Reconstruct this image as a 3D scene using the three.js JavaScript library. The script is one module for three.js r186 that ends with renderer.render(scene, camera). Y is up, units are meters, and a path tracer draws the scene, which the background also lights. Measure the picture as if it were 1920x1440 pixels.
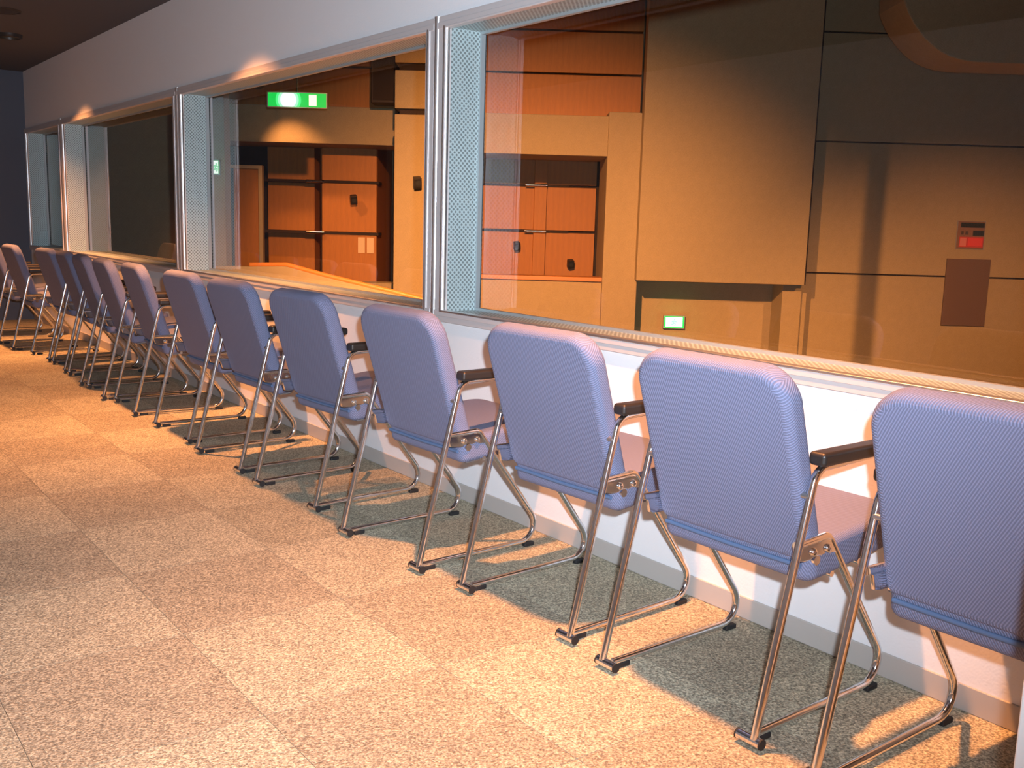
import * as THREE from 'three';
import { RoundedBoxGeometry } from 'three/addons/geometries/RoundedBoxGeometry.js';
import { mergeGeometries } from 'three/addons/utils/BufferGeometryUtils.js';

// ---------------------------------------------------------------- camera, light, exposure
const scene = new THREE.Scene();
scene.background = new THREE.Color(0x000000);
const CAM = new THREE.Vector3(0, 1.1523, 2.2877);
const camera = new THREE.PerspectiveCamera(2 * Math.atan(720 / 1861.5) * 180 / Math.PI, 1920 / 1440, 0.05, 80);
camera.position.copy(CAM);
const FWD = new THREE.Vector3(-0.78676, -0.16002, -0.59615), UP = new THREE.Vector3(-0.14473, 0.98671, -0.07385);
camera.up.copy(UP);
camera.lookAt(CAM.clone().add(FWD));
const renderer = new THREE.WebGLRenderer({ antialias: true });
renderer.toneMapping = THREE.LinearToneMapping;
renderer.toneMappingExposure = 1.0;
renderer.shadowMap.enabled = true;

const FLASH_I = 66, FLASH_COL = [0.80, 0.91, 1.05];
const DOWN_I = 56, WARM = [1.0, 0.36, 0.115];          // ceiling downlights over the chair row
const HALL_MAIN = 580, HALL_SIDE = 14, HALL_COL = [1.0, 0.38, 0.12];
const DOWN_X = [-9.12, -5.46, -1.8, 1.86], DOWN_Z = 0.55, CEIL = 2.537;
const rgb = (r, g, b) => new THREE.Color().setRGB(r, g, b);

function spot(pos, target, col, I, angle, pen, rad) {
  const l = new THREE.SpotLight(rgb(...col), I, 0, angle, pen, 2);
  l.position.set(...pos); l.target.position.set(...target);
  l.castShadow = true; l.shadow.mapSize.set(1024, 1024); l.shadow.radius = rad; l.shadow.bias = -0.0005;
  scene.add(l, l.target); return l;
}

// ---------------------------------------------------------------- helpers
let seed = 7;
const rnd = () => { seed = (seed * 1664525 + 1013904223) >>> 0; return seed / 4294967296; };
const used = {};
function numbered(n) { used[n] = (used[n] || 0) + 1; return used[n] === 1 ? n : n + '_' + String(used[n] - 1).padStart(3, '0'); }
function shade(o) { o.castShadow = true; o.receiveShadow = true; return o; }
function mesh(name, geo, mat, parent) {
  const m = shade(new THREE.Mesh(geo, mat)); m.name = parent ? name : numbered(name);
  (parent || scene).add(m); return m;
}
function thing(name, label, category, pos = [0, 0, 0], turn = 0, group) {
  const o = new THREE.Group(); o.name = numbered(name); o.position.set(...pos); o.rotation.y = turn;
  o.userData = { label, category }; if (group) o.userData.group = group; scene.add(o); return o;
}
function structure(name, label, category, pos = [0, 0, 0], turn = 0) {
  const o = thing(name, label, category, pos, turn); o.userData.kind = 'structure'; return o;
}
function metreUV(g) {               // texture coordinates in metres, mapped by the face's direction
  if (g.index) g = g.toNonIndexed();
  const p = g.attributes.position, n = g.attributes.normal, uv = new Float32Array(p.count * 2);
  for (let i = 0; i < p.count; i += 3) {
    let ax = 0, ay = 0, az = 0;
    for (let k = 0; k < 3; k++) { ax += n.getX(i + k); ay += n.getY(i + k); az += n.getZ(i + k); }
    ax = Math.abs(ax); ay = Math.abs(ay); az = Math.abs(az);
    for (let k = 0; k < 3; k++) {
      const j = i + k, x = p.getX(j), y = p.getY(j), z = p.getZ(j);
      const [a, b] = ay >= ax && ay >= az ? [x, z] : ax >= az ? [z, y] : [x, y];
      uv[2 * j] = a; uv[2 * j + 1] = b;
    }
  }
  g.setAttribute('uv', new THREE.BufferAttribute(uv, 2)); return g;
}
function box(x0, x1, y0, y1, z0, z1, r = 0) {
  const g = r ? new RoundedBoxGeometry(x1 - x0, y1 - y0, z1 - z0, 2, r) : new THREE.BoxGeometry(x1 - x0, y1 - y0, z1 - z0);
  g.translate((x0 + x1) / 2, (y0 + y1) / 2, (z0 + z1) / 2); return metreUV(g);
}
const merge = gs => mergeGeometries(gs.map(g => { g = g.index ? g.toNonIndexed() : g; for (const k of Object.keys(g.attributes)) if (!['position', 'normal', 'uv'].includes(k)) g.deleteAttribute(k); return g; }));
function cyl(a, b, r, seg = 14, r2 = r) {
  const A = new THREE.Vector3(...a), B = new THREE.Vector3(...b), d = B.clone().sub(A);
  const g = new THREE.CylinderGeometry(r2, r, d.length(), seg);
  g.applyQuaternion(new THREE.Quaternion().setFromUnitVectors(new THREE.Vector3(0, 1, 0), d.normalize()));
  g.translate((a[0] + b[0]) / 2, (a[1] + b[1]) / 2, (a[2] + b[2]) / 2); return g;
}
class Fillet extends THREE.Curve {   // straight runs joined by round bends
  constructor(pts, rad) {
    super(); this.s = [];
    const P = pts.map(p => new THREE.Vector3(...p)); let cur = P[0];
    for (let i = 1; i < P.length - 1; i++) {
      const d0 = P[i - 1].clone().sub(P[i]).normalize(), d1 = P[i + 1].clone().sub(P[i]).normalize();
      const r = Array.isArray(rad) ? rad[i - 1] : rad, ang = d0.angleTo(d1), t = r / Math.tan(ang / 2);
      const a = P[i].clone().addScaledVector(d0, t), b = P[i].clone().addScaledVector(d1, t);
      const c = P[i].clone().addScaledVector(d0.clone().add(d1).normalize(), r / Math.sin(ang / 2));
      for (let k = 0; k <= 9; k++) {
        const va = a.clone().sub(c), vb = b.clone().sub(c), w = va.angleTo(vb), q = k / 9;
        this.s.push(c.clone().addScaledVector(va, Math.sin((1 - q) * w) / Math.sin(w)).addScaledVector(vb, Math.sin(q * w) / Math.sin(w)));
      }
      cur = b;
    }
    this.pts = [P[0], ...this.s, P[P.length - 1]];
    this.len = [0]; for (let i = 1; i < this.pts.length; i++) this.len.push(this.len[i - 1] + this.pts[i].distanceTo(this.pts[i - 1]));
  }
}
function tube(pts, rad, r, seg = 12) {   // ring of vertices at every knot of the filleted path
  const c = new Fillet(pts, rad), P = c.pts, n = P.length, pos = [], nor = [], idx = [];
  let N = null;
  for (let i = 0; i < n; i++) {
    const T = P[Math.min(i + 1, n - 1)].clone().sub(P[Math.max(i - 1, 0)]).normalize();
    if (!N) N = Math.abs(T.x) < 0.9 ? new THREE.Vector3(1, 0, 0) : new THREE.Vector3(0, 1, 0);
    N = N.clone().addScaledVector(T, -N.dot(T)).normalize(); const B = T.clone().cross(N);
    for (let k = 0; k < seg; k++) {
      const a = k / seg * Math.PI * 2, v = N.clone().multiplyScalar(Math.cos(a)).addScaledVector(B, Math.sin(a));
      nor.push(v.x, v.y, v.z); pos.push(P[i].x + v.x * r, P[i].y + v.y * r, P[i].z + v.z * r);
    }
    if (i) for (let k = 0; k < seg; k++) {
      const a = (i - 1) * seg + k, b = (i - 1) * seg + (k + 1) % seg, d = i * seg + k, e = i * seg + (k + 1) % seg;
      idx.push(a, b, e, a, e, d);
    }
  }
  for (const [i, s] of [[0, -1], [n - 1, 1]]) {
    const T = (i ? P[n - 1].clone().sub(P[n - 2]) : P[0].clone().sub(P[1])).normalize(), base = pos.length / 3;
    pos.push(P[i].x, P[i].y, P[i].z); nor.push(T.x, T.y, T.z);
    for (let k = 0; k < seg; k++) { const q = (i * seg + k) * 3; pos.push(pos[q], pos[q + 1], pos[q + 2]); nor.push(T.x, T.y, T.z); }
    for (let k = 0; k < seg; k++) s > 0 ? idx.push(base, base + 1 + k, base + 1 + (k + 1) % seg) : idx.push(base, base + 1 + (k + 1) % seg, base + 1 + k);
  }
  const g = new THREE.BufferGeometry();
  g.setAttribute('position', new THREE.Float32BufferAttribute(pos, 3)); g.setAttribute('normal', new THREE.Float32BufferAttribute(nor, 3));
  g.setAttribute('uv', new THREE.Float32BufferAttribute(new Float32Array(pos.length / 3 * 2), 2)); g.setIndex(idx); return g;
}
function roundedShape(w, h, rt, rb) {      // centred on x, from y = 0 up
  const s = new THREE.Shape(), a = w / 2;
  s.moveTo(-a + rb, 0); s.lineTo(a - rb, 0); s.absarc(a - rb, rb, rb, -Math.PI / 2, 0);
  s.lineTo(a, h - rt); s.absarc(a - rt, h - rt, rt, 0, Math.PI / 2); s.lineTo(-a + rt, h); s.absarc(-a + rt, h - rt, rt, Math.PI / 2, Math.PI);
  s.lineTo(-a, rb); s.absarc(-a + rb, rb, rb, Math.PI, Math.PI * 1.5); return s;
}
function lathe(pts, seg = 28) { return new THREE.LatheGeometry(pts.map(p => new THREE.Vector2(...p)), seg); }

// ---------------------------------------------------------------- procedural textures
function dataTex(n, fn, srgb, rep) {
  const d = new Uint8Array(n * n * 4);
  for (let y = 0; y < n; y++) for (let x = 0; x < n; x++) {
    const c = fn(x, y), i = (y * n + x) * 4, v = Array.isArray(c) ? c : [c, c, c];
    for (let k = 0; k < 3; k++) d[i + k] = Math.max(0, Math.min(255, v[k] * 255)); d[i + 3] = 255;
  }
  const t = new THREE.DataTexture(d, n, n); t.wrapS = t.wrapT = THREE.RepeatWrapping; t.magFilter = THREE.LinearFilter; t.minFilter = THREE.LinearMipmapLinearFilter; t.generateMipmaps = true;
  if (srgb) t.colorSpace = THREE.SRGBColorSpace; t.repeat.set(rep, rep); t.needsUpdate = true; return t;
}
function noiseGrid(n, cell) {       // tiling value noise
  const m = Math.round(n / cell), g = Float32Array.from({ length: m * m }, rnd);
  return (x, y) => {
    const fx = x / cell, fy = y / cell, i = Math.floor(fx), j = Math.floor(fy), u = fx - i, v = fy - j;
    const a = g[(j % m) * m + i % m], b = g[(j % m) * m + (i + 1) % m], c = g[((j + 1) % m) * m + i % m], d = g[((j + 1) % m) * m + (i + 1) % m];
    return (a * (1 - u) + b * u) * (1 - v) + (c * (1 - u) + d * u) * v;
  };
}
const n2 = noiseGrid(512, 2), n4 = noiseGrid(512, 4), n8 = noiseGrid(512, 8), n32 = noiseGrid(512, 32), n64 = noiseGrid(512, 64);
const pile = (x, y) => 0.40 * n2(x, y) + 0.60 * n4(x, y);
const carpetMap = dataTex(512, (x, y) => { const v = 0.64 + 0.62 * (pile(x, y) - 0.5) + 0.05 * (n64(x, y) - 0.5); return [v * 1.04, v * 1.01, v * 0.88]; }, true, 1);
const carpetBump = dataTex(512, (x, y) => pile(x, y), false, 1);
// woven cloth with slanting ribs: 128 pixels = 32 mm
const ribFn = (x, y) => { const u = x / 128, v = y / 128; const ph = 5 * u - 3 * v; const br = 9 * v + 5 * u; return (0.5 + 0.5 * Math.cos(2 * Math.PI * ph)) * (0.78 + 0.22 * Math.cos(2 * Math.PI * br)); };
const clothMap = dataTex(128, (x, y) => { const r = ribFn(x, y), v = 0.70 + 0.26 * r + 0.06 * (rnd() - 0.5); return [v, v, v * 1.01]; }, true, 1 / 0.032);
const clothBump = dataTex(128, ribFn, false, 1 / 0.032);
// perforated sheet: 16 mm cell holding two holes
const hole = (x, y) => { let d = 9; for (const [a, b] of [[16, 16], [48, 48]]) for (const ox of [-64, 0, 64]) for (const oy of [-64, 0, 64]) d = Math.min(d, Math.hypot(x - a - ox, y - b - oy) / 64 * 16); return Math.max(0, Math.min(1, (d - 3.5) * 1.6)); };
const perfMap = dataTex(64, (x, y) => 0.68 + 0.32 * hole(x, y), true, 1 / 0.021);
const perfBump = dataTex(64, hole, false, 1 / 0.021);
const weave = dataTex(256, (x, y) => 0.86 + 0.06 * Math.sin(x * Math.PI / 4) * Math.cos(y * Math.PI / 4) + 0.08 * (n2(x, y) - 0.5) + 0.025 * (n32(x, y) - 0.5), true, 1 / 0.6);
const woodMap = dataTex(512, (x, y) => { const g = 0.5 + 0.5 * Math.sin((x + 14 * n64(x, y) + 5 * n32(x, (y / 4) % 512)) * Math.PI * 2 * 12 / 512); const v = 0.90 + 0.025 * g + 0.05 * (n4(x, (y / 8) % 512) - 0.5); return [v, v * 0.97, v * 0.93]; }, true, 1 / 1.2);
const paintBump = dataTex(256, (x, y) => 0.6 * n4(x, y) + 0.4 * n8(x, y), false, 1 / 0.25);

// ---------------------------------------------------------------- materials
const std = o => new THREE.MeshStandardMaterial(o), phy = o => new THREE.MeshPhysicalMaterial(o);
const M = {
  wall: std({ color: rgb(0.80, 0.80, 0.81), roughness: 0.85, bumpMap: paintBump, bumpScale: 0.0004 }),
  ceiling: std({ color: rgb(0.08, 0.083, 0.095), roughness: 0.95 }),
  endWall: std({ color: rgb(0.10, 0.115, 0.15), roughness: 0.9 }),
  base: std({ color: rgb(0.46, 0.43, 0.40), roughness: 0.6 }),
  alu: std({ color: rgb(0.74, 0.70, 0.69), metalness: 0.35, roughness: 0.42 }),
  aluBright: std({ color: rgb(0.90, 0.89, 0.88), metalness: 1, roughness: 0.38 }),
  perf: std({ color: rgb(0.50, 0.62, 0.63), map: perfMap, bumpMap: perfBump, bumpScale: 0.0004, metalness: 0.35, roughness: 0.45 }),
  bead: std({ color: rgb(0.40, 0.44, 0.45), metalness: 0.5, roughness: 0.45 }),
  gasket: std({ color: rgb(0.03, 0.035, 0.035), roughness: 0.7 }),
  glass: phy({ color: 0xffffff, transmission: 1, thickness: 0, roughness: 0, ior: 1.5 }),
  chrome: std({ color: rgb(0.80, 0.82, 0.85), metalness: 1, roughness: 0.12 }),
  black: std({ color: rgb(0.022, 0.020, 0.019), roughness: 0.42 }),
  armPad: std({ color: rgb(0.020, 0.016, 0.014), roughness: 0.42 }),
  rubber: std({ color: rgb(0.012, 0.012, 0.013), roughness: 0.7 }),
  pegMetal: std({ color: rgb(0.30, 0.31, 0.33), metalness: 0.8, roughness: 0.35 }),
  cloth: std({ color: rgb(0.242, 0.272, 0.425), map: clothMap, bumpMap: clothBump, bumpScale: 0.0009, roughness: 0.95 }),
  seam: std({ color: rgb(0.085, 0.14, 0.26), roughness: 0.9 }),
  pan: std({ color: rgb(0.16, 0.15, 0.15), roughness: 0.7 }),
  tan: std({ color: rgb(0.62, 0.52, 0.30), map: weave, roughness: 0.9 }),
  wood: std({ color: rgb(0.60, 0.27, 0.05), map: woodMap, roughness: 0.55 }),
  groove: std({ color: rgb(0.03, 0.02, 0.014), roughness: 0.8 }),
  hallFloor: std({ color: rgb(0.30, 0.21, 0.14), roughness: 0.9 }),
  cabinet: std({ color: rgb(0.05, 0.042, 0.036), roughness: 0.7 }),
  darkBrown: std({ color: rgb(0.20, 0.13, 0.085), metalness: 0.3, roughness: 0.5 }),
  handrail: std({ color: rgb(0.66, 0.27, 0.06), roughness: 0.4 }),
  paper: std({ color: rgb(0.80, 0.66, 0.44), roughness: 0.9 }),
  white: std({ color: rgb(0.80, 0.79, 0.78), roughness: 0.7 }),
};
const glow = (r, g, b, k) => std({ color: 0x000000, emissive: rgb(r, g, b), emissiveIntensity: k, roughness: 0.5 });

// ---------------------------------------------------------------- the viewing room
const X0 = -11.45, X1 = 3.6, Z1 = 3.9, WT = 0.24;
{
  const f = structure('floor', 'beige carpet tiles laid along the white window wall', 'floor');
  mesh('slab', box(X0 - 0.2, X1 + 0.2, -0.2, -0.006, -WT, Z1 + 0.2), M.base, f);
  const xs = [], zs = [0]; for (let x = -3.17 - 0.555 * 15; x < X1 + 0.5; x += 0.555) xs.push(Math.max(X0, Math.min(X1, x)));
  for (let z = 0.455; z < Z1 + 0.45; z += 0.485) zs.push(Math.min(Z1, z));
  const tones = [[1, 0.98, 0.96], [0.83, 0.79, 0.77], [0.94, 0.92, 0.90], [0.88, 0.85, 0.82]].map((t, i) => {
    const turn = i % 2, mp = carpetMap.clone(), bp = carpetBump.clone();
    for (const q of [mp, bp]) { q.repeat.set(2, 2); q.rotation = turn ? Math.PI / 2 : 0; q.offset.set(0.31 * i, 0.17 * i); q.needsUpdate = true; }
    return std({ color: rgb(0.98 * t[0], 0.98 * t[1], 0.98 * t[2]), map: mp, bumpMap: bp, bumpScale: 0.003, roughness: 1 });
  });
  const geos = {};
  for (let i = 0; i + 1 < xs.length; i++) for (let j = 0; j + 1 < zs.length; j++) {
    const w = xs[i + 1] - xs[i], d = zs[j + 1] - zs[j]; if (w < 0.02 || d < 0.02) continue;
    const k = w.toFixed(3) + '_' + d.toFixed(3);
    geos[k] = geos[k] || box(-w / 2 + 0.0007, w / 2 - 0.0007, -0.006, 0, -d / 2 + 0.0007, d / 2 - 0.0007);
    const tone = (i + j) % 2 ? (rnd() < 0.7 ? 1 : 3) : (rnd() < 0.65 ? 0 : 2);
    const t = mesh('carpet_tile', geos[k], tones[tone], f); t.position.set((xs[i] + xs[i + 1]) / 2, 0, (zs[j] + zs[j + 1]) / 2);
  }
}
// openings: left edge, right edge of every window (outer edges of its frame)
const WIN = [[-11.45, -9.925], [-9.925, -6.75], [-6.75, -3.575], [-3.575, -0.40]];
const SILL0 = 0.734, SILL1 = 0.782, HEAD0 = 1.921, HEAD1 = 1.968;
{
  const w = structure('wall_front', 'white painted wall with a row of windows behind the chairs', 'wall');
  mesh('lower_wall', box(X0 - 0.2, X1, -0.006, SILL0 + 0.02, -WT, 0), M.wall, w);
  mesh('upper_wall', box(X0 - 0.2, X1, HEAD1 - 0.02, CEIL, -WT, 0), M.wall, w);
  mesh('solid_wall', box(-0.42, X1, SILL0 + 0.02, HEAD1 - 0.02, -WT, 0), M.wall, w);
  const b = structure('baseboard_front', 'grey beige vinyl baseboard along the window wall', 'baseboard');
  mesh('skirting', box(X0, X1, 0, 0.067, 0, 0.007, 0.003), M.base, b);
  const c = structure('ceiling', 'dark grey ceiling above the chairs', 'ceiling');
  mesh('ceiling_board', box(X0 - 0.2, X1 + 0.2, CEIL, CEIL + 0.15, -WT, Z1 + 0.2), M.ceiling, c);
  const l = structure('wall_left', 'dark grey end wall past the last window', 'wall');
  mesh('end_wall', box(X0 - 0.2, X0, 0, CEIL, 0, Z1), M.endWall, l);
  const r = structure('wall_right', 'plain end wall of the viewing room', 'wall');
  mesh('end_wall', box(X1, X1 + 0.2, 0, CEIL, -WT, Z1), M.endWall, r);
  const k = structure('wall_back', 'plain wall opposite the windows', 'wall');
  mesh('rear_wall', box(X0 - 0.2, X1 + 0.2, 0, CEIL, Z1, Z1 + 0.2), M.wall, k);
}
WIN.forEach(([a, b], i) => {
  const w = structure('window_' + (i + 1), ['narrow window beside the dark end wall', 'window between the first and second mullions from the dark end wall', 'window that looks on the tan column and green exit sign', 'window that looks on the big tan acoustic panel'][i], 'window');
  const j = 0.016, fw = 0.058, P = 0.02;          // half joint, flange width, how far the frame stands proud
  const l = i ? a + j : a, r = b - j, zi = -0.185;
  // flanges, each in two steps
  const flange = (name, x0, x1, y0, y1, horiz, flip) => {
    const f = mesh(name, box(x0, x1, y0, y1, -0.01, P * 0.8, 0.002), M.alu, w);
    const t = 0.014;
    if (horiz) mesh('frame_lip', flip ? box(x0, x1, y0 - 0.001, y0 + 0.024, P * 0.8 - 0.002, P, 0.0015) : box(x0, x1, y1 - 0.024, y1 + 0.001, P * 0.8 - 0.002, P, 0.0015), M.alu, f);
    else mesh('frame_lip', flip ? box(x0 - 0.001, x0 + 0.026, y0, y1, P * 0.8 - 0.002, P, 0.0015) : box(x1 - 0.026, x1 + 0.001, y0, y1, P * 0.8 - 0.002, P, 0.0015), M.alu, f);
  };
  flange('frame_sill', l, r, SILL0, SILL1, true, false);
  flange('frame_head', l, r, HEAD0, HEAD1, true, true);
  flange('frame_jamb', l, l + fw, SILL1, HEAD0, false, false);
  flange('frame_jamb', r - fw, r, SILL1, HEAD0, false, true);
  // bright rounded inner edge
  const e = 0.007, ix0 = l + fw, ix1 = r - fw;
  mesh('frame_edge', box(ix0 - e, ix1 + e, SILL1 - e, SILL1 + 0.002, -0.012, P + 0.002, 0.003), M.aluBright, w);
  mesh('frame_edge', box(ix0 - e, ix1 + e, HEAD0 - 0.002, HEAD0 + e, -0.012, P + 0.001, 0.003), M.alu, w);
  mesh('frame_edge', cyl([ix0 - 0.011, SILL1 - e, P - 0.013], [ix0 - 0.011, HEAD0 + e, P - 0.013], 0.0145, 28), M.aluBright, w);
  mesh('frame_edge', cyl([ix1 + 0.011, SILL1 - e, P - 0.013], [ix1 + 0.011, HEAD0 + e, P - 0.013], 0.0145, 28), M.aluBright, w);
  // perforated reveals between the flange and the pane
  mesh('reveal_sill', box(l, r, SILL1 - 0.03, SILL1 - 0.004, zi, -0.008), M.perf, w);
  mesh('reveal_head', box(l, r, HEAD0 + 0.004, HEAD0 + 0.03, zi, -0.008), M.perf, w);
  mesh('reveal_jamb', box(l, ix0 - 0.003, SILL1 - 0.004, HEAD0 + 0.004, zi, -0.008), M.perf, w);
  mesh('reveal_jamb', box(ix1 + 0.003, r, SILL1 - 0.004, HEAD0 + 0.004, zi, -0.008), M.perf, w);
  // bead and gasket round the pane
  const ring = (t, z0, z1) => merge([box(ix0 - 0.004, ix1 + 0.004, SILL1 - 0.005, SILL1 - 0.005 + t, z0, z1), box(ix0 - 0.004, ix1 + 0.004, HEAD0 + 0.005 - t, HEAD0 + 0.005, z0, z1),
    box(ix0 - 0.004, ix0 - 0.004 + t, SILL1 + t - 0.005, HEAD0 - t + 0.005, z0, z1), box(ix1 + 0.004 - t, ix1 + 0.004, SILL1 + t - 0.005, HEAD0 - t + 0.005, z0, z1)]);
  mesh('glazing_bead', ring(0.012, -0.172, -0.152), M.bead, w);
  mesh('gasket', ring(0.010, -0.178, -0.172), M.gasket, w);
  const g = mesh('glass_pane', new THREE.PlaneGeometry(ix1 - ix0 + 0.006, HEAD0 - SILL1 + 0.006), M.glass, w);
  g.position.set((ix0 + ix1) / 2, (SILL1 + HEAD0) / 2, -0.179);
  if (i < 4) {
    const t = structure('trim_' + (i + 1), 'aluminium joint cover of the mullion right of window ' + ['one', 'two', 'three', 'four'][i], 'trim');
    mesh('mullion_core', box(b - j - 0.001, b + j + 0.001, SILL0, HEAD1, -WT + 0.02, 0), M.alu, t);
    mesh('joint_cover', cyl([b, SILL0 - 0.002, 0.006], [b, HEAD1 + 0.003, 0.006], 0.0165, 28), M.aluBright, t);
  }
});
// white column close to the right edge of the view
{
  const p = structure('wall_column', 'white square column next to the end of the chair row', 'column');
  mesh('column_shaft', box(-0.575, -0.26, 0, CEIL, 0.68, 0.985, 0.004), M.white, p);
  mesh('column_skirting', box(-0.578, -0.257, 0, 0.067, 0.677, 0.988, 0.002), M.base, p);
}
// ceiling fittings
DOWN_X.forEach((x, i) => {
  const d = thing('ceiling_downlight', ['recessed warm downlight in the ceiling by the dark end wall', 'recessed warm downlight above the third window', 'recessed warm downlight above the window with the acoustic panel', 'recessed warm downlight past the white column'][i], 'downlight', [x, CEIL, DOWN_Z], 0, 'downlights over the chair row');
  mesh('trim_ring', lathe([[0.075, -0.0005], [0.075, -0.030], [0.080, -0.032], [0.090, -0.026], [0.096, -0.0005]]), M.black, d);
  mesh('reflector', lathe([[0.045, -0.0006], [0.075, -0.0006]]), M.aluBright, d);
  mesh('lamp_face', new THREE.CylinderGeometry(0.045, 0.045, 0.003, 24).translate(0, -0.002, 0), glow(1, 0.62, 0.3, 1.2), d);
  spot([x, CEIL - 0.012, DOWN_Z], [x, 0, DOWN_Z], WARM, DOWN_I, 0.87, 0.6, 2.2);
});
{
  const s = thing('ceiling_speaker', 'round black speaker grille set in the dark ceiling', 'speaker', [-8.07, CEIL, 0.80]);
  mesh('grille', lathe([[0, -0.008], [0.11, -0.008], [0.12, -0.004]]), M.black, s);
  mesh('rim', lathe([[0.12, -0.001], [0.122, -0.009], [0.135, -0.007], [0.137, -0.001]]), M.black, s);
}
// the photographer's flash on its stand, above and right of the lens
{
  const R = FWD.clone().cross(UP).normalize();
  const AIM = FWD.clone().addScaledVector(R, -0.27).addScaledVector(UP, 0.30).normalize();   // head turned up and to the left
  const p = CAM.clone().addScaledVector(UP, 0.11).addScaledVector(R, 0.07).addScaledVector(FWD, -0.02);
  const f = thing('camera_flash', 'compact black flash head on a slim stand facing the chairs', 'flash', [p.x, 0, p.z]);
  const q = new THREE.Quaternion().setFromRotationMatrix(new THREE.Matrix4().lookAt(new THREE.Vector3(), AIM, UP));
  const put = m => { m.quaternion.copy(q); m.position.y = p.y; return m; };
  put(mesh('flash_head', box(-0.036, 0.036, -0.022, 0.022, 0.004, 0.075, 0.006), M.black, f));
  put(mesh('flash_lens', box(-0.03, 0.03, -0.016, 0.016, 0.001, 0.004), glow(0.85, 0.92, 1, 3), f));
  const bk = FWD.clone().setY(0).normalize().multiplyScalar(-0.05);
  mesh('stand_pole', cyl([bk.x, 0.02, bk.z], [bk.x, p.y, bk.z], 0.009), M.black, f);
  for (let k = 0; k < 3; k++) { const a = k * 2.094 + 0.6; mesh('stand_leg', cyl([bk.x, 0.16, bk.z], [bk.x + 0.22 * Math.cos(a), 0.008, bk.z + 0.22 * Math.sin(a)], 0.007), M.black, f); }
  const o = p.clone().addScaledVector(AIM, 0.004);
  spot([o.x, o.y, o.z], o.clone().add(AIM).toArray(), FLASH_COL, FLASH_I, 1.08, 1.0, 1.1);
}

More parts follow.
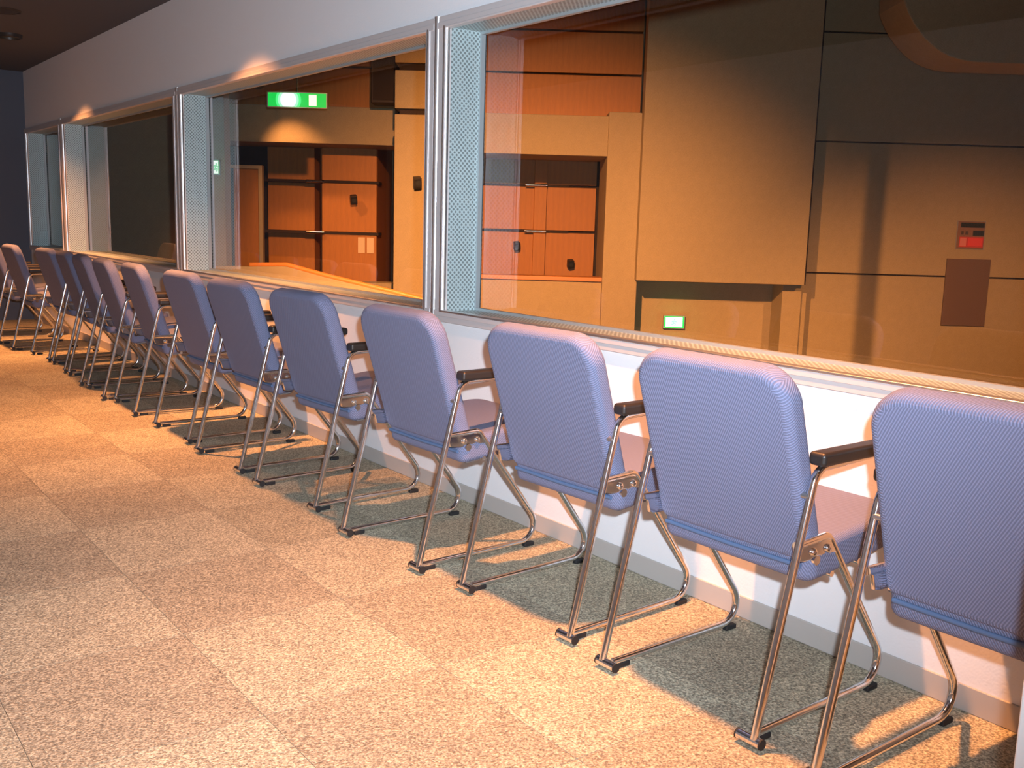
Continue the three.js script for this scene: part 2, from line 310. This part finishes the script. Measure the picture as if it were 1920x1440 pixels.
// ---------------------------------------------------------------- chairs (local: x right, y up, -z towards the wall)
const chairGeo = (() => {
  const G = {}, XR = 0.230, XL = 0.249;
  G.frame = s => tube([[s * XR, 0.021, 0.035], [s * XR, 0.021, -0.519], [s * XR, 0.453, -0.195], [s * (XR + 0.010), 0.453, -0.058]], [0.062, 0.035], 0.0095);
  G.leg = s => tube([[s * XL, 0.024, 0.055], [s * XL, 0.628, -0.101], [s * XL, 0.637, -0.385]], [0.045], 0.0098);
  G.spacer = s => cyl([s * 0.203, 0.0185, 0.052], [s * 0.266, 0.0185, 0.052], 0.0125, 16);
  G.cap = (s, x) => cyl([s * x, 0.0185, 0.052], [s * (x + 0.004), 0.0185, 0.052], 0.0128, 16);
  G.glide = (s, z) => box(s * XR - 0.009, s * XR + 0.009, 0, 0.015, z - 0.022, z + 0.022, 0.004);
  G.arm = s => box(s * XL - 0.023, s * XL + 0.023, 0.634, 0.666, -0.392, -0.096, 0.010);
  G.armTip = s => cyl([s * XL, 0.637, -0.385], [s * XL, 0.644, -0.385], 0.008);
  // chromed link plate between leg, tube and seat
  const ps = new THREE.Shape(); ps.moveTo(-0.065, 0.445); ps.lineTo(-0.19, 0.445); ps.quadraticCurveTo(-0.218, 0.432, -0.228, 0.405);
  ps.quadraticCurveTo(-0.21, 0.415, -0.198, 0.410); ps.quadraticCurveTo(-0.185, 0.420, -0.165, 0.411); ps.quadraticCurveTo(-0.145, 0.418, -0.125, 0.409); ps.quadraticCurveTo(-0.10, 0.406, -0.075, 0.413); ps.closePath();
  const pl = new THREE.ExtrudeGeometry(ps, { depth: 0.006, bevelEnabled: true, bevelSize: 0.002, bevelThickness: 0.002, bevelSegments: 2, curveSegments: 6 });
  pl.applyMatrix4(new THREE.Matrix4().set(0, 0, 1, 0, 0, 1, 0, 0, 1, 0, 0, 0, 0, 0, 0, 1));   // shape x -> z, depth -> x
  { const ix = pl.index; const g = pl.toNonIndexed ? pl : pl; const p = g.attributes.position; for (let i = 0; i < p.count; i += 3) { for (const at of ['position', 'normal', 'uv']) { const A = g.attributes[at]; for (let k = 0; k < A.itemSize; k++) { const t = A.array[(i + 1) * A.itemSize + k]; A.array[(i + 1) * A.itemSize + k] = A.array[(i + 2) * A.itemSize + k]; A.array[(i + 2) * A.itemSize + k] = t; } } } }
  G.plate = s => pl.clone().translate(s * 0.232 - 0.003, 0, 0);
  G.bolt = (s, z, y) => new THREE.SphereGeometry(0.011, 14, 10).scale(0.8, 1, 1).translate(s * 0.238, y, z);
  G.bumper = s => cyl([s * 0.222, 0.566, -0.082], [s * 0.250, 0.566, -0.082], 0.0075, 14);
  G.cross = z => cyl([-0.232, 0.333 - z * 0.09, z], [0.232, 0.333 - z * 0.09, z], 0.008);
  G.hinge = s => cyl([s * 0.205, 0.40, -0.15], [s * 0.236, 0.40, -0.15], 0.012, 14);
  // padded back: rounded slab with a soft bulge
  const pad = (w, h, t, rt, rb, bev) => {
    const g = new THREE.ExtrudeGeometry(roundedShape(w - 2 * bev, h - 2 * bev, rt - bev, Math.max(0.004, rb - bev)), { depth: t - 2 * bev, bevelEnabled: true, bevelSize: bev, bevelThickness: bev, bevelSegments: 5, curveSegments: 10 });
    g.translate(0, bev, -t + bev); return g;
  };
  const back = pad(0.470, 0.480, 0.064, 0.088, 0.03, 0.023);
  back.computeVertexNormals(); G.back = back;
  const seat = pad(0.466, 0.420, 0.090, 0.07, 0.035, 0.022);
  seat.rotateX(-Math.PI / 2); G.seat = seat;                // local: y up is thickness top at 0, runs to -z
  G.pan = box(-0.205, 0.205, -0.098, -0.088, -0.385, -0.035, 0.003);
  G.seam = tube([[-0.212, 0, 0], [0, -0.002, 0.002], [0.212, 0, 0]], [0.5], 0.0065, 8).scale(1, 1, 0.8);
  return G;
})();
function makeChair() {
  const c = new THREE.Group(), G = chairGeo;
  for (const s of [-1, 1]) {
    const f = mesh('side_frame', G.frame(s), M.chrome, c);
    mesh('glide', G.glide(s, 0.0), M.rubber, f); mesh('glide', G.glide(s, -0.433), M.rubber, f);
    const l = mesh('rear_leg', G.leg(s), M.chrome, c);
    const sp = mesh('foot_spacer', G.spacer(s), M.chrome, l); mesh('end_cap', G.cap(s, 0.199), M.rubber, l); mesh('end_cap', G.cap(s, 0.266), M.rubber, l);
    mesh('back_peg', G.bumper(s), M.pegMetal, l);
    mesh('armrest', G.arm(s), M.armPad, c);
    const p = mesh('link_plate', G.plate(s), M.chrome, c);
    mesh('bolt', G.bolt(s, -0.13, 0.424), M.chrome, p); mesh('bolt', G.bolt(s, -0.185, 0.424), M.chrome, p);
    mesh('hinge', G.hinge(s), M.chrome, c);
  }
  for (const z of [-0.22, -0.33]) mesh('cross_bar', G.cross(z), M.chrome, c);
  const b = mesh('backrest', G.back, M.cloth, c); b.position.set(0, 0.388, -0.121); b.rotation.x = 17.3 * Math.PI / 180;
  const s = mesh('seat', G.seat, M.cloth, c); s.position.set(0, 0.430, -0.120); s.rotation.x = 5.5 * Math.PI / 180;
  mesh('seat_pan', G.pan, M.pan, s);
  const e = mesh('seam', G.seam, M.seam, b); e.position.set(0, -0.003, 0.001);
  return c;
}
const CH = [[-0.895, 0.535, -0.01], [-1.5606, 0.5337, -0.0159], [-2.2220, 0.5248, -0.047], [-2.9248, 0.5807, -0.0378], [-3.7333, 0.5703, -0.0756], [-4.4449, 0.5847, -0.0392],
  [-5.145, 0.572, -0.02], [-5.974, 0.572, 0.065], [-6.56, 0.585, 0.07], [-7.165, 0.565, 0.08], [-7.78, 0.53, 0.06], [-8.39, 0.53, -0.04], [-9.19, 0.63, -0.03], [-10.0, 0.64, 0.0]];
const ORD = ['first', 'second', 'third', 'fourth', 'fifth', 'sixth', 'seventh', 'eighth', 'ninth', 'tenth', 'eleventh', 'twelfth', 'thirteenth', 'fourteenth'];
const proto = makeChair();
CH.forEach(([x, z, t], i) => {
  const c = i ? proto.clone() : proto; c.name = numbered('armchair'); c.position.set(x, 0, z); c.rotation.y = -t; scene.add(c);
  c.userData = { label: i === 13 ? 'lavender chrome chair in the row standing closest to the dark end wall' : ORD[i] + ' lavender chrome armchair in the row, counted from the white column', category: 'chair', group: 'lavender armchairs along the window wall' };
});

// ---------------------------------------------------------------- the hall beyond the glass (u right, y up, d away)
const HA = Math.atan2(0.79703, 0.60393), HU = new THREE.Vector3(0.60393, 0, -0.79703), HF = new THREE.Vector3(-0.79703, 0, -0.60393);
const hp = (u, y, d) => new THREE.Vector3(CAM.x, y, CAM.z).addScaledVector(HU, u).addScaledVector(HF, d);
const HO = [CAM.x, 0, CAM.z];
const hb = (u0, u1, y0, y1, d0, d1, r = 0) => box(u0, u1, y0, y1, -d1, -d0, r);
{
  const w = structure('wall_hall', 'tan and orange panelled wall of the hall beyond the glass', 'wall', HO, HA);
  // carcass behind everything
  mesh('backing', hb(-16, 12, -3.4, 6.2, 19, 19.3), M.tan, w);
  // right-hand wall in courses
  const seams = [-3.2, -1.56, 0.50, 2.555, 4.2, 6.1];
  for (let k = 0; k + 1 < seams.length; k++) mesh('wall_panel', hb(4.5, 10.4, seams[k] + 0.012, seams[k + 1] - 0.012, 16, 16.2, 0.01), M.tan, w);
  mesh('wall_core', hb(4.4, 10.4, -3.4, 6.2, 16.05, 16.4), M.groove, w);
  mesh('dark_panel', hb(6.88, 7.58, -0.28, 0.79, 15.97, 16.02, 0.006), M.darkBrown, w);  // plain darker brown rectangle set on the wall courses
  // big acoustic panel and the pier, lintel and wall left of it
  mesh('acoustic_panel', hb(1.86, 4.44, 0.335, 6.1, 15.3, 15.6, 0.01), M.tan, w);
  mesh('panel_edge', hb(4.44, 4.50, 0.335, 6.1, 15.45, 15.6), M.groove, w);
  mesh('pier', hb(1.36, 1.90, -3.2, 2.86, 15.55, 16.9, 0.01), M.tan, w);
  mesh('lintel', hb(-0.95, 1.37, 2.20, 2.80, 15.6, 16.9, 0.01), M.tan, w);
  for (const [a, b] of [[2.80, 3.47], [3.50, 4.12], [4.15, 6.1]]) mesh('wall_panel', hb(-1.0, 1.9, a, b, 16.15, 16.4, 0.01), M.wood, w);
  mesh('wall_core', hb(-1.0, 1.9, 2.8, 6.2, 16.3, 16.5), M.groove, w);
  // bay: back wall in three courses, two metal bands between them
  for (const [a, b] of [[-0.2, 1.0], [1.045, 1.80], [1.845, 2.9]]) {
    mesh('bay_panel', hb(-1.2, 0.30, a, b, 18, 18.2, 0.006), M.wood, w);
    mesh('bay_pilaster', hb(0.30, 0.52, a, b, 17.88, 18.2, 0.006), M.wood, w);
    mesh('bay_panel', hb(0.52, 1.4, a, b, 18, 18.2, 0.006), M.wood, w);
  }
  for (const y of [1.022, 1.822]) { mesh('band', hb(-1.2, 0.92, y - 0.022, y + 0.022, 17.97, 18.1), M.groove, w); mesh('band_sleeve', cyl([0.14, y, -17.84], [0.52, y, -17.84], 0.028), M.chrome, w); }
  mesh('bay_core', hb(-1.2, 1.5, -0.3, 3.0, 18.12, 18.4), M.groove, w);
  mesh('parapet', hb(-1.0, 1.37, -3.2, 0.28, 15.7, 15.95, 0.01), M.tan, w);
  mesh('parapet_cap', hb(-1.0, 1.38, 0.28, 0.345, 15.64, 16.0, 0.01), M.handrail, w);
  // doors recess under the acoustic panel
  mesh('recess_wall', hb(1.9, 4.5, -3.2, 0.4, 16.25, 16.4), M.tan, w);
  mesh('recess_soffit', hb(1.9, 4.5, 0.335, 0.40, 15.6, 16.3), M.tan, w);
  mesh('recess_pier', hb(4.20, 4.5, -3.2, 0.335, 15.62, 16.28, 0.01), M.tan, w);
  mesh('recess_side', hb(4.42, 4.6, -3.2, 0.4, 15.7, 16.4), M.tan, w);
  // column left of the bay, in three drums
  for (const [a, b] of [[-3.2, 2.62], [2.70, 3.22], [3.32, 6.1]]) mesh('column_block', hb(-1.76, -1.02, a, b, 14.4, 15.0, 0.01), M.tan, w);
  mesh('column_core', hb(-1.70, -1.08, -3.2, 6.1, 14.5, 15.4), M.groove, w);
  mesh('column_return', hb(-1.05, -0.95, -3.2, 6.1, 15.0, 16.4), M.tan, w);
  // second bay further left
  mesh('lintel', hb(-5.2, -1.95, 2.30, 2.87, 16, 17.1, 0.01), M.tan, w);
  for (const [a, b] of [[2.87, 3.5], [3.53, 6.1]]) mesh('wall_panel', hb(-5.2, -1.9, a, b, 16.3, 16.5, 0.01), M.wood, w);
  mesh('wall_core', hb(-5.2, -1.0, 2.8, 6.2, 16.45, 16.7), M.groove, w);
  for (const [a, b] of [[-3.0, 0.88], [0.925, 1.725], [1.77, 2.9]]) {
    mesh('bay_panel', hb(-3.27, -2.36, a, b, 16.9, 17.1, 0.006), M.wood, w);
    mesh('bay_panel', hb(-4.25, -3.46, a, b, 17.2, 17.4, 0.006), M.wood, w);
  }
  mesh('shade_slot', hb(-3.50, -3.23, -3.0, 2.9, 17.75, 17.9), M.wood, w); mesh('bay_panel_return', hb(-3.47, -3.455, -3.0, 2.9, 17.2, 17.76), M.wood, w); mesh('bay_panel_return', hb(-3.275, -3.26, -3.0, 2.9, 16.95, 17.76), M.wood, w);  // strip of shade between the panels, shaped as a deep slot
  mesh('deep_slot_side', hb(-2.375, -2.355, -3.0, 2.9, 16.95, 18.95), M.wood, w); mesh('deep_slot_side', hb(-1.96, -1.94, -3.2, 2.9, 17.0, 18.95), M.wood, w); mesh('deep_slot_ceiling', hb(-2.375, -1.94, 2.88, 2.9, 16.9, 18.95), M.wood, w);  // recess made deep so the column keeps this strip in shade
  for (const y of [0.902, 1.748]) { mesh('band', hb(-4.25, -2.32, y - 0.022, y + 0.022, 16.88, 17.3), M.groove, w); mesh('band_sleeve', cyl([-3.52, y, -16.84], [-3.22, y, -16.84], 0.026), M.chrome, w); }
  mesh('bay_core', hb(-5.2, -3.52, -3.2, 3.0, 17.35, 17.6), M.groove, w); mesh('bay_core', hb(-3.2, -2.37, -3.2, 3.0, 17.08, 17.3), M.groove, w);
  mesh('step_block', hb(-2.75, -1.9, -3.2, 0.14, 16.0, 16.4, 0.01), M.tan, w);
  // plain wall towards the far left
  mesh('plain_wall', hb(-16, -4.40, -3.2, 6.1, 15.2, 15.5), M.tan, w);
  const f = structure('floor_hall', 'dark floor of the hall far below the windows', 'floor', [0, 0, 0]);
  mesh('hall_slab', box(-24, 6, -3.6, -3.4, -26, -WT - 0.02), M.hallFloor, f);
  const c = structure('ceiling_hall', 'tan ceiling of the hall', 'ceiling', [0, 0, 0]);
  mesh('hall_ceiling_board', box(-24, 6, 6.2, 6.4, -26, -WT - 0.02), M.tan, c);
  const r = structure('wall_hall_side', 'tan side wall of the hall', 'wall', HO, HA);
  mesh('side_panel', hb(10.4, 10.7, -3.4, 6.2, 2.5, 16.4), M.tan, r);
  const sf = structure('trim_hall', 'tan hanging ceiling canopy with a curved lower corner', 'canopy', HO, HA);
  const s = new THREE.Shape(); s.moveTo(5.0, 6.1); s.lineTo(5.12, 4.25); s.quadraticCurveTo(5.28, 3.86, 5.62, 3.64); s.quadraticCurveTo(5.84, 3.50, 6.2, 3.49); s.lineTo(10.3, 3.47); s.lineTo(10.3, 6.1); s.closePath();
  mesh('canopy', new THREE.ExtrudeGeometry(s, { depth: 0.9, bevelEnabled: true, bevelSize: 0.015, bevelThickness: 0.015, bevelSegments: 2 }).translate(0, 0, -14.9), M.tan, sf);
}
{ // stair wall with its sloping handrail
  const p = thing('stair_parapet', 'low stair wall with a sloping orange handrail behind the third window', 'parapet', HO, HA);
  const s = new THREE.Shape(), top = [[-4.1, 0.535], [-3.21, 0.545], [-2.77, 0.56], [-2.28, 0.44], [-1.48, 0.27], [-1.0, 0.16]];
  s.moveTo(-4.1, -3.2); for (const q of top) s.lineTo(...q); s.lineTo(-1.0, -3.2); s.closePath();
  mesh('parapet_wall', metreUV(new THREE.ExtrudeGeometry(s, { depth: 0.14, bevelEnabled: false }).translate(0, 0, -12.15)), M.tan, p);
  mesh('handrail', tube(top.slice(1).map(([u, y]) => [u, y + 0.02, -12.07]), 0.1, 0.028), M.handrail, p);
}
{ // door in the second bay
  const d = structure('door_1', 'wooden hall door in a pale frame left of the orange bay', 'door', HO, HA);
  mesh('door_leaf', hb(-4.62, -4.20, -0.2, 1.90, 16.45, 16.5), M.wood, d);
  mesh('door_frame', merge([hb(-4.66, -4.14, 1.90, 1.955, 16.38, 16.5), hb(-4.20, -4.14, -0.2, 1.90, 16.38, 16.5)]), M.tan, d);
}
// small hall fittings
{
  const s = thing('speaker_array', 'tall dark loudspeaker box hanging beside the tan hall column', 'speaker', HO, HA);
  mesh('cabinet', hb(-2.24, -1.86, 2.88, 3.75, 15.4, 15.8, 0.015), M.cabinet, s);
  mesh('grille', hb(-2.21, -1.89, 2.92, 3.71, 15.385, 15.402), M.groove, s);
  mesh('hanger', cyl([-2.05, 3.74, -15.6], [-2.05, 6.2, -15.6], 0.015), M.black, s);
}
function hallThing(name, label, category, u, y, d, group) { const q = hp(u, y, d); return thing(name, label, category, [q.x, q.y, q.z], HA, group); }
for (const [u, y, d, l] of [[-1.45, 1.72, 14.38, 'small black wall speaker on the tan hall column'], [-2.75, 1.50, 16.86, 'small black wall speaker on the orange panel beside two notices'], [-0.02, 0.79, 17.96, 'black wall speaker left of the bright pilaster in the bay'], [0.95, 0.50, 17.96, 'black wall speaker right of the bright pilaster in the bay']]) {
  const s = hallThing('wall_speaker', l, 'speaker', u, y, d, 'black wall speakers in the hall');
  const c = mesh('cabinet', box(-0.055, 0.055, -0.075, 0.075, 0.06, 0.17, 0.015), M.black, s); c.rotation.set(0.35, 0.3, 0);
  mesh('bracket', box(-0.02, 0.02, -0.03, 0.03, 0, 0.07), M.black, s);
  mesh('cone', cyl([0, 0, 0.168], [0, 0, 0.173], 0.04), M.gasket, c);
}
for (const [u, l] of [[-2.605, 'pale paper notice on the orange panel, the one closer to the black speaker'], [-2.455, 'pale paper notice on the orange panel, the one closer to the deep shaded slot']]) {
  const n = hallThing('paper_notice', l, 'notice', u, 0.58, 16.895, 'paper notices on the orange panel'); mesh('sheet', box(-0.058, 0.058, 0, 0.26, 0, 0.004), M.paper, n);
}
{ // notice with black bars and a red block
  const cv = document.createElement('canvas'); cv.width = 128; cv.height = 128; const g = cv.getContext('2d');
  g.fillStyle = '#8d6b52'; g.fillRect(0, 0, 128, 128); g.fillStyle = '#14201f'; g.fillRect(14, 6, 112, 22); g.fillRect(74, 42, 52, 24);
  g.fillStyle = '#4a4038'; g.fillRect(18, 46, 12, 16); g.fillRect(38, 46, 14, 16);
  g.fillStyle = '#d33a30'; g.fillRect(12, 72, 114, 48); g.fillStyle = '#e8887a'; g.fillRect(16, 76, 30, 40); g.fillStyle = '#f0483e'; g.fillRect(54, 78, 68, 36);
  const t = new THREE.CanvasTexture(cv); t.colorSpace = THREE.SRGBColorSpace;
  const n = hallThing('wall_notice', 'square notice with black bars and a red block on the tan hall wall', 'notice', 7.22, 0.96, 15.99);
  mesh('board', box(-0.225, 0.225, -0.02, 0.43, -0.03, 0), M.bead, n);
  const f = mesh('printed_face', new THREE.PlaneGeometry(0.43, 0.43), std({ map: t, roughness: 0.6 }), n); f.position.set(0, 0.205, 0.002);
}
function exitSign(u, y, d, w, h, k, label, man) {
  const cv = document.createElement('canvas'); cv.width = 256; cv.height = Math.round(256 * h / w); const g = cv.getContext('2d'), H = cv.height;
  g.fillStyle = '#0ba53c'; g.fillRect(0, 0, 256, H);
  const fig = (cx, s, col) => {      // running figure in a doorway
    g.fillStyle = col; g.strokeStyle = col; g.lineWidth = s * 0.15; g.lineCap = 'round';
    g.beginPath(); g.arc(cx + s * 0.06, H / 2 - s * 0.32, s * 0.1, 0, 7); g.fill();
    g.beginPath(); g.moveTo(cx, H / 2 - s * 0.15); g.lineTo(cx - s * 0.06, H / 2 + s * 0.08); g.lineTo(cx + s * 0.16, H / 2 + s * 0.2); g.lineTo(cx + s * 0.1, H / 2 + s * 0.4); g.stroke();
    g.beginPath(); g.moveTo(cx - s * 0.06, H / 2 + s * 0.08); g.lineTo(cx - s * 0.12, H / 2 + s * 0.26); g.lineTo(cx - s * 0.34, H / 2 + s * 0.28); g.stroke();
    g.beginPath(); g.moveTo(cx - s * 0.26, H / 2); g.lineTo(cx - s * 0.14, H / 2 - s * 0.16); g.lineTo(cx + s * 0.1, H / 2 - s * 0.12); g.lineTo(cx + s * 0.28, H / 2 - s * 0.02); g.stroke();
  };
  if (man === 'wide') { [['#3ec86a', 56], ['#86e2a2', 46], ['#c8f5d4', 36], ['#f6fff8', 27]].forEach(([c, q]) => { g.fillStyle = c; g.beginPath(); g.arc(90, H / 2, q, 0, 7); g.fill(); }); fig(90, H * 0.8, '#ffffff'); g.fillStyle = '#f6f7c0'; g.fillRect(180, H * 0.1, 34, H * 0.8); }
  else { g.fillStyle = '#f6fff6'; g.fillRect(20, 14, 216, H - 28); fig(128, H * 0.7, '#7fd69a'); }
  const t = new THREE.CanvasTexture(cv); t.colorSpace = THREE.SRGBColorSpace;
  const s = hallThing('exit_sign', label, 'exit sign', u, y, d);
  mesh('housing', box(-w / 2 - 0.012, w / 2 + 0.012, -h / 2 - 0.012, h / 2 + 0.012, -0.06, 0), M.bead, s);
  const f = mesh('lit_face', new THREE.PlaneGeometry(w, h), std({ color: 0x000000, emissive: 0xffffff, emissiveMap: t, emissiveIntensity: k, roughness: 0.5 }), s); f.position.z = 0.003;
  const q = hp(u, y, d - 0.12), l = new THREE.PointLight(rgb(0.25, 1, 0.4), 0.03 * k, 0, 2); l.position.copy(q); l.castShadow = true; l.shadow.radius = 3; scene.add(l);
  return s;
}
exitSign(2.615, -0.37, 16.17, 0.325, 0.19, 2.6, 'green exit sign in the dark recess under the acoustic panel');
{ const s = exitSign(-2.83, 2.615, 13, 0.74, 0.17, 1.9, 'wide green exit sign hanging above the orange bay', 'wide'); mesh('hanger', cyl([0, 0.08, -0.03], [0, 3.5, -0.03], 0.012), M.black, s); }
exitSign(-4.51, 1.85, 15.12, 0.09, 0.2, 1.0, 'narrow green lit panel standing in for a reflection in the glass past the door');  // added lit panel in place of a green reflection in the pane
function hallLamp(u, y, d, tu, ty, td, I, ang, pen, label, rad = 3) {
  const s = hallThing('hall_spotlight', label, 'spotlight', u, y, d), a = hp(u, y, d), b = hp(tu, ty, td), dir = b.clone().sub(a).normalize();
  s.rotation.set(0, 0, 0); s.quaternion.setFromUnitVectors(new THREE.Vector3(0, -1, 0), dir);
  mesh('housing', lathe([[0, 0.2], [0.06, 0.19], [0.075, 0.02], [0.07, 0.0]]), M.black, s);
  mesh('lamp_face', new THREE.CylinderGeometry(0.062, 0.062, 0.004, 20), glow(1, 0.7, 0.4, 3), s);
  const o = a.clone().addScaledVector(dir, 0.02); spot(o.toArray(), b.toArray(), HALL_COL, I, ang, pen, rad);
}
hallLamp(-0.6, 3.6, 6.2, 0.3, -2.0, 16.2, HALL_MAIN, 0.61, 1.0, 'black spotlight under the hall ceiling aimed at the bay');
hallLamp(-3.85, 3.03, 15.2, -3.3, 1.3, 16.4, HALL_SIDE, 0.55, 0.8, 'small lit spotlight above the second bay');
hallLamp(5.6, 3.0, 8.5, 7.0, -2.2, 16, 150, 0.58, 1.0, 'black spotlight in the hall aimed at the wall with the red notice', 0.4);
{ // pipe added out of view before that lamp, casting the dark wall band
  const q = hallThing('shade_pipe', 'unseen steel pipe added before a spotlight to cast a dark band on the hall wall', 'pole', 5.609, -3.4, 9.3);
  mesh('pipe', cyl([0, 0.02, 0], [0, 7.0, 0], 0.017, 16), M.pegMetal, q); mesh('foot_plate', box(-0.12, 0.12, 0, 0.02, -0.12, 0.12), M.pegMetal, q);
}

renderer.render(scene, camera);
